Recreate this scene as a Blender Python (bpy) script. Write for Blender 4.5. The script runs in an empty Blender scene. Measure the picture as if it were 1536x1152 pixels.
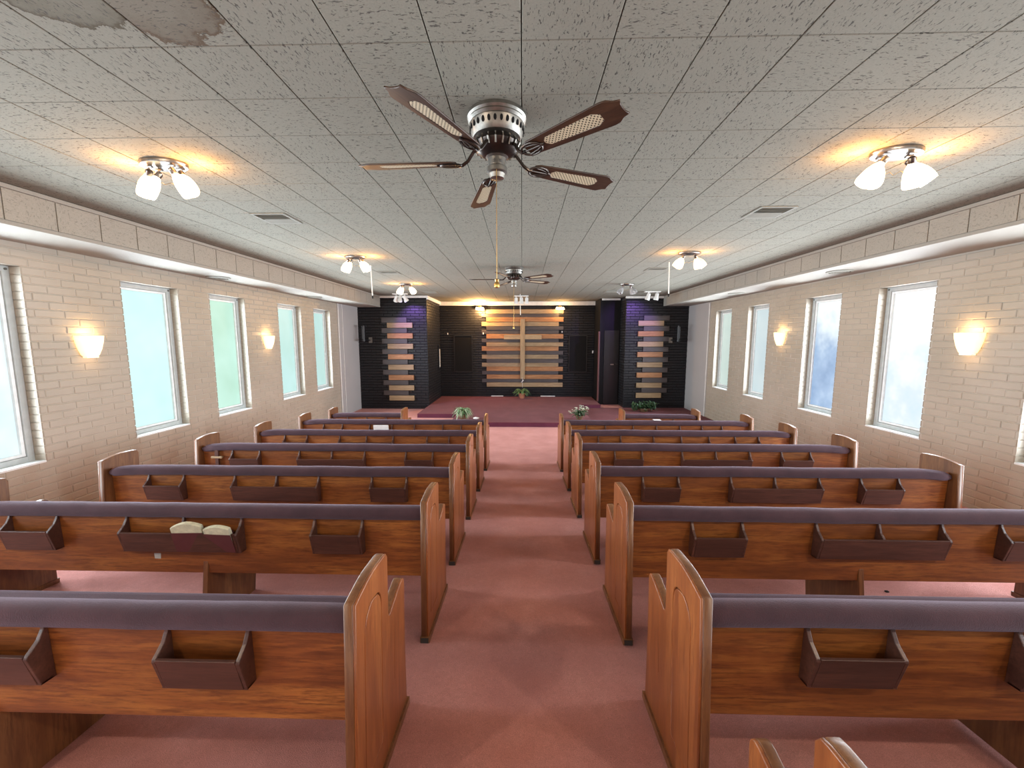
import bpy, math, random
from mathutils import Vector, Matrix, noise
random.seed(7)
SC = bpy.context.scene
COL = SC.collection
D = bpy.data
PI = math.pi

# ------------------------------------------------------------------ camera
F = 595.0
cam = D.objects.new('camera', D.cameras.new('camera'))
COL.objects.link(cam)
cam.data.sensor_fit = 'HORIZONTAL'; cam.data.sensor_width = 36
cam.data.lens = F / 1536 * 36
cam.data.clip_start = 0.02; cam.data.clip_end = 100
cam.location = (0, 0, 1.5)
PIT = math.atan(68 / F)
cam.rotation_euler = (PI / 2 - PIT, 0, math.atan(15 / F * math.cos(PIT)))
SC.camera = cam
# ------------------------------------------------------------------ view + world
SC.view_settings.view_transform = 'Standard'
SC.view_settings.look = 'None'
SC.view_settings.exposure = 0.5
SC.view_settings.gamma = 1
SC.view_settings.use_curve_mapping = False
W = D.worlds.new('sky'); SC.world = W; W.use_nodes = True
W.node_tree.nodes['Background'].inputs[0].default_value = (.75, .87, 1, 1)
W.node_tree.nodes['Background'].inputs[1].default_value = 1.0
SC.cycles.max_bounces = 8; SC.cycles.diffuse_bounces = 5
SC.cycles.sample_clamp_indirect = 4
SC.cycles.caustics_reflective = False; SC.cycles.caustics_refractive = False

# room measures (metres)
XL, XR = -4.68, 4.77          # side walls
SLOPE = 0.0706                # the carpeted floor rakes down towards the stage
Y_FLAT, Z_FLAT = 7.4, -0.522
ZC = 2.7                      # ceiling
Y_BACK, Y_REAR = 13.1, -2.4
SOF_L, SOF_R, SOF_ZL, SOF_ZR = -4.02, 4.03, 2.385, 2.42
WIN_Z = (0.30, 2.172)
WIN_L = [(-1.45, -.70), (.10, .86), (1.58, 2.35), (2.90, 3.68), (4.60, 5.38), (5.92, 6.68), (7.59, 8.39), (8.90, 9.66)]  # first three lie out of view, added to light the near pews
WIN_R = [(-1.35, -.60), (.25, 1.0), (1.72, 2.50), (3.07, 3.85), (4.775, 5.53), (6.14, 6.89), (7.89, 8.60), (9.26, 9.99)]  # first three likewise unseen and added for their light
def fz(y): return -SLOPE * y if y < Y_FLAT else Z_FLAT

def area(name, loc, rot, sx, sy, power, col, spread):
    l = D.lights.new(name, 'AREA'); l.shape = 'RECTANGLE'; l.size = sx; l.size_y = sy
    l.energy = power; l.color = col; l.spread = math.radians(spread)
    o = D.objects.new(name, l); COL.objects.link(o); o.location = loc; o.rotation_euler = rot
    return o
DAY_L, DAY_R = 54, 58
for (a, b) in WIN_L:      # daylight let in by each frosted pane, added rear ones included
    area('window_daylight', (XL - .115, (a + b) / 2, 1.24), (0, -PI / 2, 0), 1.7, .56, DAY_L * (.55 if b < 2.5 else 1.08), (.80, .92, 1), 142)
for (a, b) in WIN_R:
    area('window_daylight', (XR + .115, (a + b) / 2, 1.24), (0, PI / 2, 0), 1.7, .56, DAY_R * (.6 if b < 2.6 else 1.08), (.84, .93, 1), 142)
# added warm fill lamp before the blank rear wall, no entrance behind it
area('rear_fill', (0, -2.3, 1.3), (PI / 2, 0, 0), 4.2, 2.0, 16, (1, .88, .74), 170)

def point(name, loc, power, col, r=.04):
    l = D.lights.new(name, 'POINT'); l.energy = power; l.color = col; l.shadow_soft_size = r
    o = D.objects.new(name, l); COL.objects.link(o); o.location = loc; return o
def spot(name, loc, target, power, col, ang, blend=.6):
    l = D.lights.new(name, 'SPOT'); l.energy = power; l.color = col; l.shadow_soft_size = .03
    l.spot_size = math.radians(ang); l.spot_blend = blend
    o = D.objects.new(name, l); COL.objects.link(o); o.location = loc
    o.rotation_euler = (Vector(target) - Vector(loc)).to_track_quat('-Z', 'Y').to_euler(); return o

# ------------------------------------------------------------------ materials
class NT:
    def __init__(s, name):
        s.m = D.materials.new(name); s.m.use_nodes = True; s.t = s.m.node_tree
        s.b = s.t.nodes['Principled BSDF']; s.x = 0
    def n(s, typ, **kw):
        nd = s.t.nodes.new(typ)
        for k, v in kw.items():
            if k.startswith('_'): setattr(nd, k[1:], v)
        return nd
    def l(s, a, b): s.t.links.new(a, b)
    def coords(s, scale=(1, 1, 1), kind='Object', rot=(0, 0, 0)):
        if kind == 'World': src = s.n('ShaderNodeNewGeometry').outputs['Position']
        else: src = s.n('ShaderNodeTexCoord').outputs[kind]
        mp = s.n('ShaderNodeMapping'); mp.inputs['Scale'].default_value = scale
        mp.inputs['Rotation'].default_value = rot
        s.l(src, mp.inputs['Vector']); return mp.outputs['Vector']
    def noise(s, vec, scale, detail=3, rough=.55, dist=0):
        nd = s.n('ShaderNodeTexNoise'); nd.inputs['Scale'].default_value = scale
        nd.inputs['Detail'].default_value = detail; nd.inputs['Roughness'].default_value = rough
        nd.inputs['Distortion'].default_value = dist
        s.l(vec, nd.inputs['Vector']); return nd.outputs['Fac']
    def ramp(s, fac, stops, interp='LINEAR'):
        r = s.n('ShaderNodeValToRGB'); r.color_ramp.interpolation = interp
        e = r.color_ramp.elements
        while len(e) > 1: e.remove(e[-1])
        e[0].position = stops[0][0]; e[0].color = (*stops[0][1], 1)
        for p, c in stops[1:]:
            q = e.new(p); q.color = (*c, 1)
        s.l(fac, r.inputs[0]); return r.outputs['Color']
    def mix(s, fac, a, b, mode='MIX'):
        m = s.n('ShaderNodeMix', _data_type='RGBA', _blend_type=mode)
        for sock, v in ((m.inputs[0], fac), (m.inputs[6], a), (m.inputs[7], b)):
            if isinstance(v, (int, float)): sock.default_value = v
            elif isinstance(v, tuple): sock.default_value = (*v, 1)
            else: s.l(v, sock)
        return m.outputs[2]
    def math(s, op, a, b=None, clamp=False):
        m = s.n('ShaderNodeMath', _operation=op, _use_clamp=clamp)
        for i, v in enumerate((a, b)):
            if v is None: continue
            if isinstance(v, (int, float)): m.inputs[i].default_value = v
            else: s.l(v, m.inputs[i])
        return m.outputs[0]
    def bump(s, h, strength=.3, dist=.01):
        b = s.n('ShaderNodeBump'); b.inputs['Strength'].default_value = strength
        b.inputs['Distance'].default_value = dist; s.l(h, b.inputs['Height'])
        s.l(b.outputs[0], s.b.inputs['Normal'])
    def base(s, c):
        if isinstance(c, tuple): s.b.inputs['Base Color'].default_value = (*c, 1)
        else: s.l(c, s.b.inputs['Base Color'])
    def p(s, **kw):
        for k, v in kw.items():
            s.b.inputs[k.replace('_', ' ')].default_value = v
        return s

def plain(name, c, rough=.5, metal=0, var=.08, scale=14):
    t = NT(name); v = t.coords()
    f = t.noise(v, scale, 3)
    d = tuple(x * (1 - var) for x in c); u = tuple(min(1, x * (1 + var)) for x in c)
    t.base(t.ramp(f, [(.3, d), (.7, u)])); t.p(Roughness=rough, Metallic=metal)
    return t.m

def wood(name, dark, mid, light, axis='x', rough=.4, coat=.12, scale=1.0, per_object=True):
    t = NT(name)
    sc = {'x': (1.2, 14, 14), 'y': (14, 1.2, 14), 'z': (14, 14, 1.2)}[axis]
    v = t.coords(tuple(a * scale for a in sc))
    if per_object:
        oi = t.n('ShaderNodeObjectInfo'); add = t.n('ShaderNodeVectorMath', _operation='ADD')
        cx = t.n('ShaderNodeCombineXYZ')
        for i in range(3): t.l(t.math('MULTIPLY', oi.outputs['Random'], 37.0 + i * 11), cx.inputs[i])
        t.l(v, add.inputs[0]); t.l(cx.outputs[0], add.inputs[1]); v = add.outputs[0]
    f1 = t.noise(v, 1.0, 5, .6, .6)
    f2 = t.noise(v, 6.5, 4, .75, .3)
    c = t.ramp(f1, [(.28, dark), (.48, mid), (.72, light)])
    c = t.mix(t.ramp(f2, [(.36, (.8, .8, .8)), (.56, (0, 0, 0))]), c, dark)
    big = t.noise(t.coords((.7, .7, .7)), 2.0, 2)
    c = t.mix(t.ramp(big, [(.4, (.32, .32, .32)), (.65, (0, 0, 0))]), c, tuple(x * .55 for x in mid))
    t.base(c); t.p(Roughness=rough); t.b.inputs['Coat Weight'].default_value = coat
    t.b.inputs['Coat Roughness'].default_value = .3
    t.bump(f2, .12, .002)
    return t.m

M = {}
M['board'] = wood('pew_back_wood', (.11, .03, .010), (.28, .088, .022), (.46, .18, .042), 'x')
M['end'] = wood('pew_end_wood', (.17, .046, .014), (.30, .09, .024), (.42, .15, .042), 'z', rough=.33)
M['end_edge'] = wood('pew_edge_wood', (.11, .04, .018), (.20, .08, .03), (.30, .135, .05), 'z')
M['rack'] = wood('rack_wood', (.045, .017, .012), (.09, .034, .024), (.14, .055, .036), 'x', rough=.42)
M['plank_orange'] = wood('orange_plank_wood', (.22, .095, .035), (.37, .17, .07), (.5, .25, .11), 'x', rough=.5, coat=.05)
M['plank_tan'] = wood('tan_plank_wood', (.22, .14, .075), (.33, .225, .125), (.44, .31, .18), 'x', rough=.55, coat=.03)
M['plank_dark'] = wood('dark_plank_wood', (.04, .032, .033), (.066, .054, .056), (.10, .085, .085), 'x', rough=.5, coat=.05)
M['cross_v'] = wood('cross_wood', (.25, .16, .085), (.37, .26, .15), (.47, .34, .2), 'z', rough=.55, coat=.03)
M['cross_h'] = wood('cross_arm_wood', (.25, .16, .085), (.37, .26, .15), (.47, .34, .2), 'x', rough=.55, coat=.03)
M['blade'] = wood('fan_blade_wood', (.020, .009, .005), (.052, .024, .012), (.10, .048, .024), 'x', rough=.4, coat=.15, scale=1.3)

def fabric():
    t = NT('purple_brown_upholstery'); v = t.coords((1, 1, 1))
    f = t.noise(v, 7, 3); g = t.noise(v, 260, 2, .7)
    c = t.ramp(f, [(.3, (.040, .014, .021)), (.7, (.070, .028, .037))])
    c = t.mix(t.ramp(g, [(.4, (.5, .5, .5)), (.6, (0, 0, 0))]), c, (.04, .024, .032))
    t.base(c); t.p(Roughness=.95); t.b.inputs['Sheen Weight'].default_value = .2
    t.b.inputs['Sheen Roughness'].default_value = .5
    t.b.inputs['Sheen Tint'].default_value = (.75, .62, .85, 1)
    t.bump(g, .5, .004); return t.m
M['cushion'] = fabric()

def carpet(name, a, b, c_):
    t = NT(name); v = t.coords(kind='World')
    f = t.noise(v, 3.2, 4, .6); g = t.noise(v, 300, 2, .8); h = t.noise(v, 38, 4, .7)
    c = t.ramp(f, [(.3, a), (.55, b), (.75, c_)])
    c = t.mix(t.ramp(h, [(.35, (.35, .35, .35)), (.6, (0, 0, 0))]), c, tuple(x * .72 for x in b))
    c = t.mix(t.ramp(g, [(.38, (.6, .6, .6)), (.62, (0, 0, 0))]), c, tuple(x * .5 for x in b))
    t.base(c); t.p(Roughness=1.0); t.b.inputs['Specular IOR Level'].default_value = .1
    t.b.inputs['Sheen Weight'].default_value = .06
    t.bump(g, .8, .006); return t.m
M['carpet'] = carpet('pink_mauve_carpet', (.60, .25, .225), (.70, .315, .285), (.78, .38, .345))
M['carpet_stage'] = carpet('maroon_stage_carpet', (.15, .035, .045), (.19, .05, .06), (.235, .068, .078))
M['carpet_riser'] = carpet('plum_riser_carpet', (.12, .03, .055), (.15, .04, .07), (.19, .055, .09))

def painted_brick():
    t = NT('cream_painted_brick'); v = t.coords(kind='World')
    f = t.noise(v, 1.6, 3); g = t.noise(v, 40, 4, .7)
    c = t.ramp(f, [(.3, (.35, .305, .24)), (.7, (.41, .36, .295))])
    oi = t.n('ShaderNodeObjectInfo')
    c = t.mix(t.math('MULTIPLY', oi.outputs['Random'], .16), c, (.34, .29, .24))
    t.base(c); t.p(Roughness=.42); t.bump(g, .35, .006); return t.m
M['brick'] = painted_brick()
def black_brick():
    t = NT('black_painted_brick'); v = t.coords(kind='World')
    g = t.noise(v, 60, 4, .7)
    t.base(t.ramp(g, [(.3, (.006, .006, .008)), (.7, (.014, .014, .018))])); t.p(Roughness=.42); t.b.inputs['Specular IOR Level'].default_value = .35
    t.bump(g, .4, .006); return t.m
M['black_brick'] = black_brick()
def stucco(name, c, sc=55):
    t = NT(name); v = t.coords(kind='World')
    g = t.noise(v, sc, 4, .7); f = t.noise(v, 1.5, 3)
    t.base(t.ramp(f, [(.3, tuple(x * .93 for x in c)), (.7, c)])); t.p(Roughness=.7)
    t.bump(g, .6, .012); return t.m
M['stucco'] = stucco('white_stucco', (.42, .40, .395))
M['mortar'] = stucco('painted_mortar', (.46, .415, .35), 90)
M['soffit'] = stucco('soffit_paint', (.35, .325, .285), 120)

def acoustic(name, axis, stain=False):
    """fissured fibre tile: short dark worm marks, turned 90 degrees from tile to tile"""
    t = NT(name)
    pos = t.n('ShaderNodeNewGeometry').outputs['Position']
    sp = t.n('ShaderNodeSeparateXYZ'); t.l(pos, sp.inputs[0])
    if axis == 'ceiling': a, b, off, w, h = sp.outputs[0], sp.outputs[1], .006, .3735, .3626; o2 = -1.755 + 5 * .3626
    else: a, b, off, w, h = sp.outputs[1], sp.outputs[2], 0.0, .36, 2.0; o2 = 0
    ca = t.math('FLOOR', t.math('DIVIDE', t.math('ADD', a, off), w))
    cb = t.math('FLOOR', t.math('DIVIDE', t.math('ADD', b, o2), h))
    cc = t.n('ShaderNodeCombineXYZ'); t.l(ca, cc.inputs[0]); t.l(cb, cc.inputs[1])
    wn = t.n('ShaderNodeTexWhiteNoise', _noise_dimensions='3D'); t.l(cc.outputs[0], wn.inputs[0])
    sel = t.math('GREATER_THAN', wn.outputs[0], .5)
    def marks(sa, sb):
        c2 = t.n('ShaderNodeCombineXYZ')
        t.l(t.math('MULTIPLY', a, sa), c2.inputs[0]); t.l(t.math('MULTIPLY', b, sb), c2.inputs[1])
        t.l(t.math('MULTIPLY', wn.outputs[0], 17), c2.inputs[2])
        return t.noise(c2.outputs[0], 1.0, 2.5, .55, .9)
    m = t.mix(sel, marks(38, 118), marks(118, 38))
    mk = t.ramp(m, [(.60, (0, 0, 0)), (.645, (1, 1, 1))])
    f = t.noise(pos, 130, 3, .7)
    c = t.ramp(f, [(.3, (.228, .222, .185)), (.7, (.28, .272, .228))] if stain else [(.3, (.31, .28, .235)), (.7, (.37, .335, .29))])
    c = t.mix(t.math('MULTIPLY', wn.outputs[0], .12), c, (.225, .22, .19))
    if stain:
        wob = t.math('MULTIPLY', t.math('SUBTRACT', t.noise(pos, 9, 6, .68), .5), .75)
        def blot(cx, cy, rx, ry, c, col, edge, lim=None):
            dx = t.math('DIVIDE', t.math('SUBTRACT', a, cx), rx); dy = t.math('DIVIDE', t.math('SUBTRACT', b, cy), ry)
            r = t.math('ADD', t.math('SQRT', t.math('ADD', t.math('MULTIPLY', dx, dx), t.math('MULTIPLY', dy, dy))), wob)
            mask = t.ramp(r, [(.55, (.38,) * 3), (.84, (.6,) * 3), (.93, (1,) * 3), (.955, (0,) * 3)])
            if lim: mask = t.math('MULTIPLY', mask, t.math('MULTIPLY', t.math('GREATER_THAN', a, lim[0]), t.math('MULTIPLY', t.math('LESS_THAN', a, lim[1]), t.math('LESS_THAN', b, lim[2]))))
            return t.mix(mask, c, col)
        c = blot(-1.36, 1.42, .27, .34, c, (.10, .066, .04), .9, (-1.5, -1.121, 1.752))
        c = blot(-1.62, 1.40, .26, .27, c, (.085, .07, .045), .9, (-2.2, -1.5, 1.752))
    c = t.mix(mk, c, (.085, .08, .07) if stain else (.24, .22, .19))
    t.base(c); t.p(Roughness=.9); t.b.inputs['Specular IOR Level'].default_value = .2
    t.bump(t.math('SUBTRACT', 1.0, mk), .5, .004)
    return t.m
M['tile'] = acoustic('fissured_ceiling_tile', 'ceiling', True)
M['soffit_tile'] = acoustic('fissured_soffit_tile', 'wall')
M['joint'] = plain('dark_tile_joint', (.05, .048, .042), .9)
M['white'] = plain('white_paint', (.68, .68, .66), .45)
M['frame'] = plain('window_frame_paint', (.42, .45, .45), .4)
M['sill'] = plain('white_sill_paint', (.74, .78, .79), .4)
M['black'] = plain('black_paint', (.006, .006, .007), .6)
M['black'].node_tree.nodes['Principled BSDF'].inputs['Specular IOR Level'].default_value = .2
M['black_gloss'] = plain('black_metal', (.015, .015, .018), .3, .3)
M['nickel'] = plain('brushed_nickel', (.27, .25, .235), .3, 1.0, .15, 30)
M['pewter'] = plain('antique_pewter', (.24, .23, .21), .42, 1.0, .2, 30)
M['dark_metal'] = plain('dark_bronze_metal', (.06, .05, .045), .3, .9, .2)
M['brass'] = plain('brass', (.7, .45, .15), .3, 1.0)
M['vent'] = plain('vent_paint', (.24, .235, .20), .6)
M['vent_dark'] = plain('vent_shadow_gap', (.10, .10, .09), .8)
M['tape'] = plain('dark_gap', (.2, .2, .19), .8)
M['paper'] = plain('aged_paper', (.62, .60, .45), .8, 0, .15, 40)
M['paper_white'] = plain('white_paper', (.85, .82, .82), .7)
M['cover'] = plain('maroon_book_cover', (.10, .025, .03), .5)
M['pink_cover'] = plain('pink_booklet_cover', (.62, .38, .45), .6)
M['terracotta'] = plain('terracotta', (.42, .16, .09), .8)
M['soil'] = plain('potting_soil', (.03, .02, .015), 1)
M['leaf'] = plain('fern_leaf', (.10, .20, .08), .5, 0, .5, 20)
M['leaf_pale'] = plain('pale_leaf', (.30, .38, .24), .5, 0, .4, 25)
M['leaf_dark'] = plain('dark_leaf', (.03, .07, .03), .4, 0, .5, 20)
M['blossom'] = plain('cream_blossom', (.65, .66, .52), .6)
M['basket'] = plain('wicker_basket', (.12, .06, .03), .8, 0, .4, 60)
M['jamb'] = plain('maroon_door_jamb', (.10, .035, .035), .5)
M['rubber'] = plain('dark_foot', (.03, .025, .022), .7)

def cane():
    t = NT('woven_cane'); v = t.coords((1, 1, 1))
    vo = t.n('ShaderNodeTexVoronoi'); vo.inputs['Scale'].default_value = 72
    vo.inputs['Randomness'].default_value = 0.0
    mp = t.n('ShaderNodeMapping'); mp.inputs['Rotation'].default_value = (0, 0, PI / 4); t.l(v, mp.inputs[0])
    mp.inputs['Scale'].default_value = (1, 1, 0)
    t.l(mp.outputs[0], vo.inputs['Vector'])
    c = t.ramp(vo.outputs['Distance'], [(.25, (.05, .035, .02)), (.33, (.60, .52, .36))])
    t.base(c); t.p(Roughness=.6); t.bump(vo.outputs['Distance'], .5, .002); return t.m
M['cane'] = cane()

def glow(name, col, strength, base=(.8, .75, .65)):
    t = NT(name); v = t.coords(); f = t.noise(v, 9, 2)
    t.base(t.ramp(f, [(.3, tuple(x * .95 for x in base)), (.7, base)])); t.p(Roughness=.3)
    t.b.inputs['Emission Color'].default_value = (*col, 1); t.b.inputs['Emission Strength'].default_value = strength
    return t.m
M['lit_shade'] = glow('lit_glass_shade', (1, .80, .50), 2.6)
M['lit_dim'] = glow('dim_lit_glass_shade', (1, .68, .30), 1.05)
M['lit_sconce'] = glow('lit_sconce_glass', (1, .70, .34), .95)
M['bulb'] = glow('lit_bulb', (1, .85, .55), 6)
M['off_shade'] = NT('unlit_glass_shade').p(Roughness=.15, Transmission_Weight=.6).m
M['off_shade'].node_tree.nodes['Principled BSDF'].inputs['Base Color'].default_value = (.75, .75, .75, 1)

def pane(name, stops, strength, blot=None, bs=2.2, top=None):
    """frosted glass lit from behind by the daylight outside"""
    t = NT(name); v = t.coords(kind='World')
    f = t.noise(v, bs, 3, .6)
    c = t.ramp(f, stops)
    if top:      # outdoor brightness painted into the glow: whiter above, darker below
        sp = t.n('ShaderNodeSeparateXYZ'); t.l(v, sp.inputs[0])
        zz = t.math('ADD', sp.outputs[2], t.math('MULTIPLY', t.math('SUBTRACT', f, .5), .8))
        c = t.mix(t.ramp(t.math('MULTIPLY', zz, .4), [(top[0] * .4, (0, 0, 0)), (top[1] * .4, (1, 1, 1))]), c, top[2])
    g = t.noise(v, 90, 2, .7)
    c = t.mix(t.ramp(g, [(.3, (.09, .09, .09)), (.7, (0, 0, 0))]), c, (.45, .6, .6))
    strength *= .74; t.base((.12, .15, .15)); t.p(Roughness=.45)
    t.l(c, t.b.inputs['Emission Color']); t.b.inputs['Emission Strength'].default_value = strength
    t.bump(g, .15, .002); return t.m
cy, gr, wh, bl = (.44, .80, .84), (.46, .79, .62), (.86, .94, .98), (.30, .46, .72)
PANES_L = [pane('frosted_glass_left_1', [(.3, (.40, .68, .80)), (.65, (.80, .92, .97))], 1.0, bs=1.2),
           pane('frosted_glass_left_2', [(.3, (.42, .74, .70)), (.7, (.60, .86, .90))], 1.0, bs=1.0),
           pane('frosted_glass_left_3', [(.3, (.34, .62, .47)), (.7, (.48, .78, .66))], 1.0, bs=1.0),
           pane('frosted_glass_left_4', [(.3, (.38, .66, .60)), (.7, (.48, .76, .76))], .95, bs=1.0),
           pane('frosted_glass_left_5', [(.3, (.40, .66, .60)), (.7, (.48, .74, .74))], .9, bs=1.0)]
PANES_R = [pane('frosted_glass_right_1', [(.3, (.8, .92, .97)), (.7, (.95, .98, 1))], 1.0),
           pane('frosted_glass_right_2', [(.26, (.55, .72, .86)), (.46, (.66, .76, .86)), (.62, (.84, .89, .94))], .94, bs=2.6, top=(1.15, 1.75, (.98, .99, 1))),
           pane('frosted_glass_right_3', [(.3, (.15, .27, .52)), (.5, (.27, .41, .66)), (.7, (.46, .60, .80))], .95, bs=2.5, top=(1.35, 1.85, (.82, .90, .92))),
           pane('frosted_glass_right_4', [(.3, (.42, .54, .60)), (.7, (.56, .64, .66))], .95, bs=1.0),
           pane('frosted_glass_right_5', [(.3, (.42, .54, .50)), (.7, (.58, .66, .60))], .95, bs=1.0)]

# ------------------------------------------------------------------ geometry helpers
class MB:
    def __init__(s): s.v = []; s.f = []; s.smooth = False
    def add(s, vs, fs, mat=None):
        o = len(s.v)
        s.v += [tuple(mat @ Vector(v)) for v in vs] if mat else [tuple(v) for v in vs]
        s.f += [tuple(i + o for i in f) for f in fs]; return s
    def box(s, x0, x1, y0, y1, z0, z1, mat=None):
        vs = [(x, y, z) for x in (x0, x1) for y in (y0, y1) for z in (z0, z1)]
        fs = [(0, 1, 3, 2), (4, 6, 7, 5), (0, 4, 5, 1), (2, 3, 7, 6), (0, 2, 6, 4), (1, 5, 7, 3)]
        return s.add(vs, fs, mat)
    def prism(s, pts, a, b, axis='x', mat=None):
        """polygon pts extruded from a to b along axis; pts are (y,z) for x, (x,z) for y, (x,y) for z"""
        n = len(pts)
        def P(p, t):
            return {'x': (t, p[0], p[1]), 'y': (p[0], t, p[1]), 'z': (p[0], p[1], t)}[axis]
        vs = [P(p, a) for p in pts] + [P(p, b) for p in pts]
        fs = [tuple(range(n))[::-1], tuple(range(n, 2 * n))] + [(i, (i + 1) % n, n + (i + 1) % n, n + i) for i in range(n)]
        return s.add(vs, fs, mat)
    def lathe(s, prof, n=24, mat=None, cap=True):
        vs = []; fs = []
        for r, z in prof:
            for k in range(n):
                a = 2 * PI * k / n; vs.append((r * math.cos(a), r * math.sin(a), z))
        for i in range(len(prof) - 1):
            for k in range(n):
                k2 = (k + 1) % n; fs.append((i * n + k, i * n + k2, (i + 1) * n + k2, (i + 1) * n + k))
        if cap:
            fs.append(tuple(range(n))[::-1]); fs.append(tuple(range((len(prof) - 1) * n, len(prof) * n)))
        return s.add(vs, fs, mat)
    def tube(s, path, r, n=8, mat=None, radii=None):
        path = [Vector(p) for p in path]; vs = []; fs = []
        up = Vector((0, 0, 1))
        for i, p in enumerate(path):
            t = (path[min(i + 1, len(path) - 1)] - path[max(i - 1, 0)]).normalized()
            u = t.cross(up)
            if u.length < 1e-3: u = t.cross(Vector((1, 0, 0)))
            u.normalize(); w = u.cross(t)
            rr = radii[i] if radii else r
            for k in range(n):
                a = 2 * PI * k / n; vs.append(p + (u * math.cos(a) + w * math.sin(a)) * rr)
        for i in range(len(path) - 1):
            for k in range(n):
                k2 = (k + 1) % n; fs.append((i * n + k, i * n + k2, (i + 1) * n + k2, (i + 1) * n + k))
        fs.append(tuple(range(n))[::-1]); fs.append(tuple(range((len(path) - 1) * n, len(path) * n)))
        return s.add(vs, fs, mat)
    def mesh(s, name, m, smooth=False):
        me = D.meshes.new(name); me.from_pydata(s.v, [], s.f); me.update()
        if m: me.materials.append(m)
        import bmesh
        bm = bmesh.new(); bm.from_mesh(me); bmesh.ops.recalc_face_normals(bm, faces=bm.faces); bm.to_mesh(me); bm.free()
        if smooth:
            for p in me.polygons: p.use_smooth = True
            me.set_sharp_from_angle(angle=math.radians(38))
        return me
    def build(s, name, m, parent=None, loc=(0, 0, 0), smooth=False, bevel=0):
        return obj(name, s.mesh(name, m, smooth), parent, loc, bevel)

def obj(name, me, parent=None, loc=(0, 0, 0), bevel=0, rot=None):
    o = D.objects.new(name, me); COL.objects.link(o); o.location = loc
    if rot: o.rotation_euler = rot
    if parent: o.parent = parent
    if bevel:
        b = o.modifiers.new('bevel', 'BEVEL'); b.width = bevel; b.segments = 2; b.limit_method = 'ANGLE'
    return o
def tag(o, label, cat, group=None):
    o['label'] = label; o['category'] = cat
    if group: o['group'] = group
    return o
def thing(name, label, cat, loc=(0, 0, 0), rot=(0, 0, 0), group=None):
    o = D.objects.new(name, None); COL.objects.link(o); o.location = loc; o.rotation_euler = rot
    o.empty_display_size = .1
    return tag(o, label, cat, group)
def struct(o): o['kind'] = 'structure'; return o
def copy_tree(o, parent=None):
    c = o.copy(); COL.objects.link(c)
    if parent: c.parent = parent
    for ch in list(o.children): copy_tree(ch, c)
    return c
def shape2d(outer, holes, thick, bevel, name, m, place):
    """flat outline with holes -> extruded bevelled mesh; place maps (u,v,w) to (x,y,z)"""
    cu = D.curves.new(name, 'CURVE'); cu.dimensions = '2D'; cu.fill_mode = 'BOTH'
    cu.extrude = thick / 2 - bevel; cu.bevel_depth = bevel; cu.bevel_resolution = 1
    for pts in [outer] + holes:
        sp = cu.splines.new('POLY'); sp.points.add(len(pts) - 1); sp.use_cyclic_u = True
        for i, p in enumerate(pts): sp.points[i].co = (p[0], p[1], 0, 1)
    o = D.objects.new(name, cu); COL.objects.link(o)
    dg = bpy.context.evaluated_depsgraph_get(); dg.update()
    me = D.meshes.new_from_object(o.evaluated_get(dg)); D.objects.remove(o)
    for v in me.vertices: v.co = place(v.co.x, v.co.y, v.co.z)
    me.materials.clear(); me.materials.append(m); me.name = name; me.update()
    import bmesh
    bm = bmesh.new(); bm.from_mesh(me); bmesh.ops.recalc_face_normals(bm, faces=bm.faces); bm.to_mesh(me); bm.free()
    return me

# ------------------------------------------------------------------ floor, ceiling, walls
b = MB()
prof = [(Y_REAR, -SLOPE * Y_REAR), (Y_FLAT, Z_FLAT), (Y_BACK + .3, Z_FLAT), (Y_BACK + .3, Z_FLAT - .3), (Y_REAR, Z_FLAT - .3)]
b.prism(prof, XL - .3, XR + .3, 'x')
struct(b.build('floor', M['carpet']))

ceil = struct(MB().box(XL - .3, XR + .3, Y_REAR, Y_BACK + .3, ZC + .012, ZC + .12).build('ceiling', M['joint']))
def proj(P):
    c, s_ = math.cos(cam.rotation_euler[2]), math.sin(cam.rotation_euler[2])
    x = P[0] * c + P[1] * s_; y = -P[0] * s_ + P[1] * c; z = P[2] - 1.5
    fw = y * math.cos(PIT) - z * math.sin(PIT); up = y * math.sin(PIT) + z * math.cos(PIT)
    if fw <= .05: return (-9999, -9999)
    return (768 + F * x / fw, 576 - F * up / fw)
TW, TH = .3735, .3626
g = .0022
tm = MB()   # one tile, bevelled lower edge
x1, y1 = TW / 2 - g, TH / 2 - .0010; e = .003
tm.add([(-x1, -y1, .012), (x1, -y1, .012), (x1, y1, .012), (-x1, y1, .012), (-x1, -y1, .003), (x1, -y1, .003), (x1, y1, .003), (-x1, y1, .003),
        (-x1 + e, -y1 + e, 0), (x1 - e, -y1 + e, 0), (x1 - e, y1 - e, 0), (-x1 + e, y1 - e, 0)],
       [(0, 1, 5, 4), (1, 2, 6, 5), (2, 3, 7, 6), (3, 0, 4, 7), (4, 5, 9, 8), (5, 6, 10, 9), (6, 7, 11, 10), (7, 4, 8, 11), (8, 9, 10, 11)])
tile_me = tm.mesh('ceiling_tile', M['tile'])
cells = []
for i in range(-11, 11):
    for j in range(-11, 32):
        cx = -.006 + (i + .5) * TW; cyy = 1.755 + (j + .5) * TH - 0 * TH
        if not (SOF_L - TW * .5 < cx < SOF_R + TW * .5) or cyy > Y_BACK or cyy < Y_REAR: continue
        u, v = proj((cx, cyy, ZC)); cells.append(((-60 < u < 1596 and -60 < v < 1152), cyy, cx))
vis = sorted([c for c in cells if c[0]], key=lambda c: c[1])
near = vis[:300]; rest = MB()
tverts = tm.v; tfaces = tm.f
for c in near:
    obj('ceiling_tile', tile_me, ceil, (c[2], c[1], ZC))
for c in [c for c in cells if c not in near]:
    rest.add([(v[0] + c[2], v[1] + c[1], v[2] + ZC) for v in tverts], tfaces)
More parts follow.
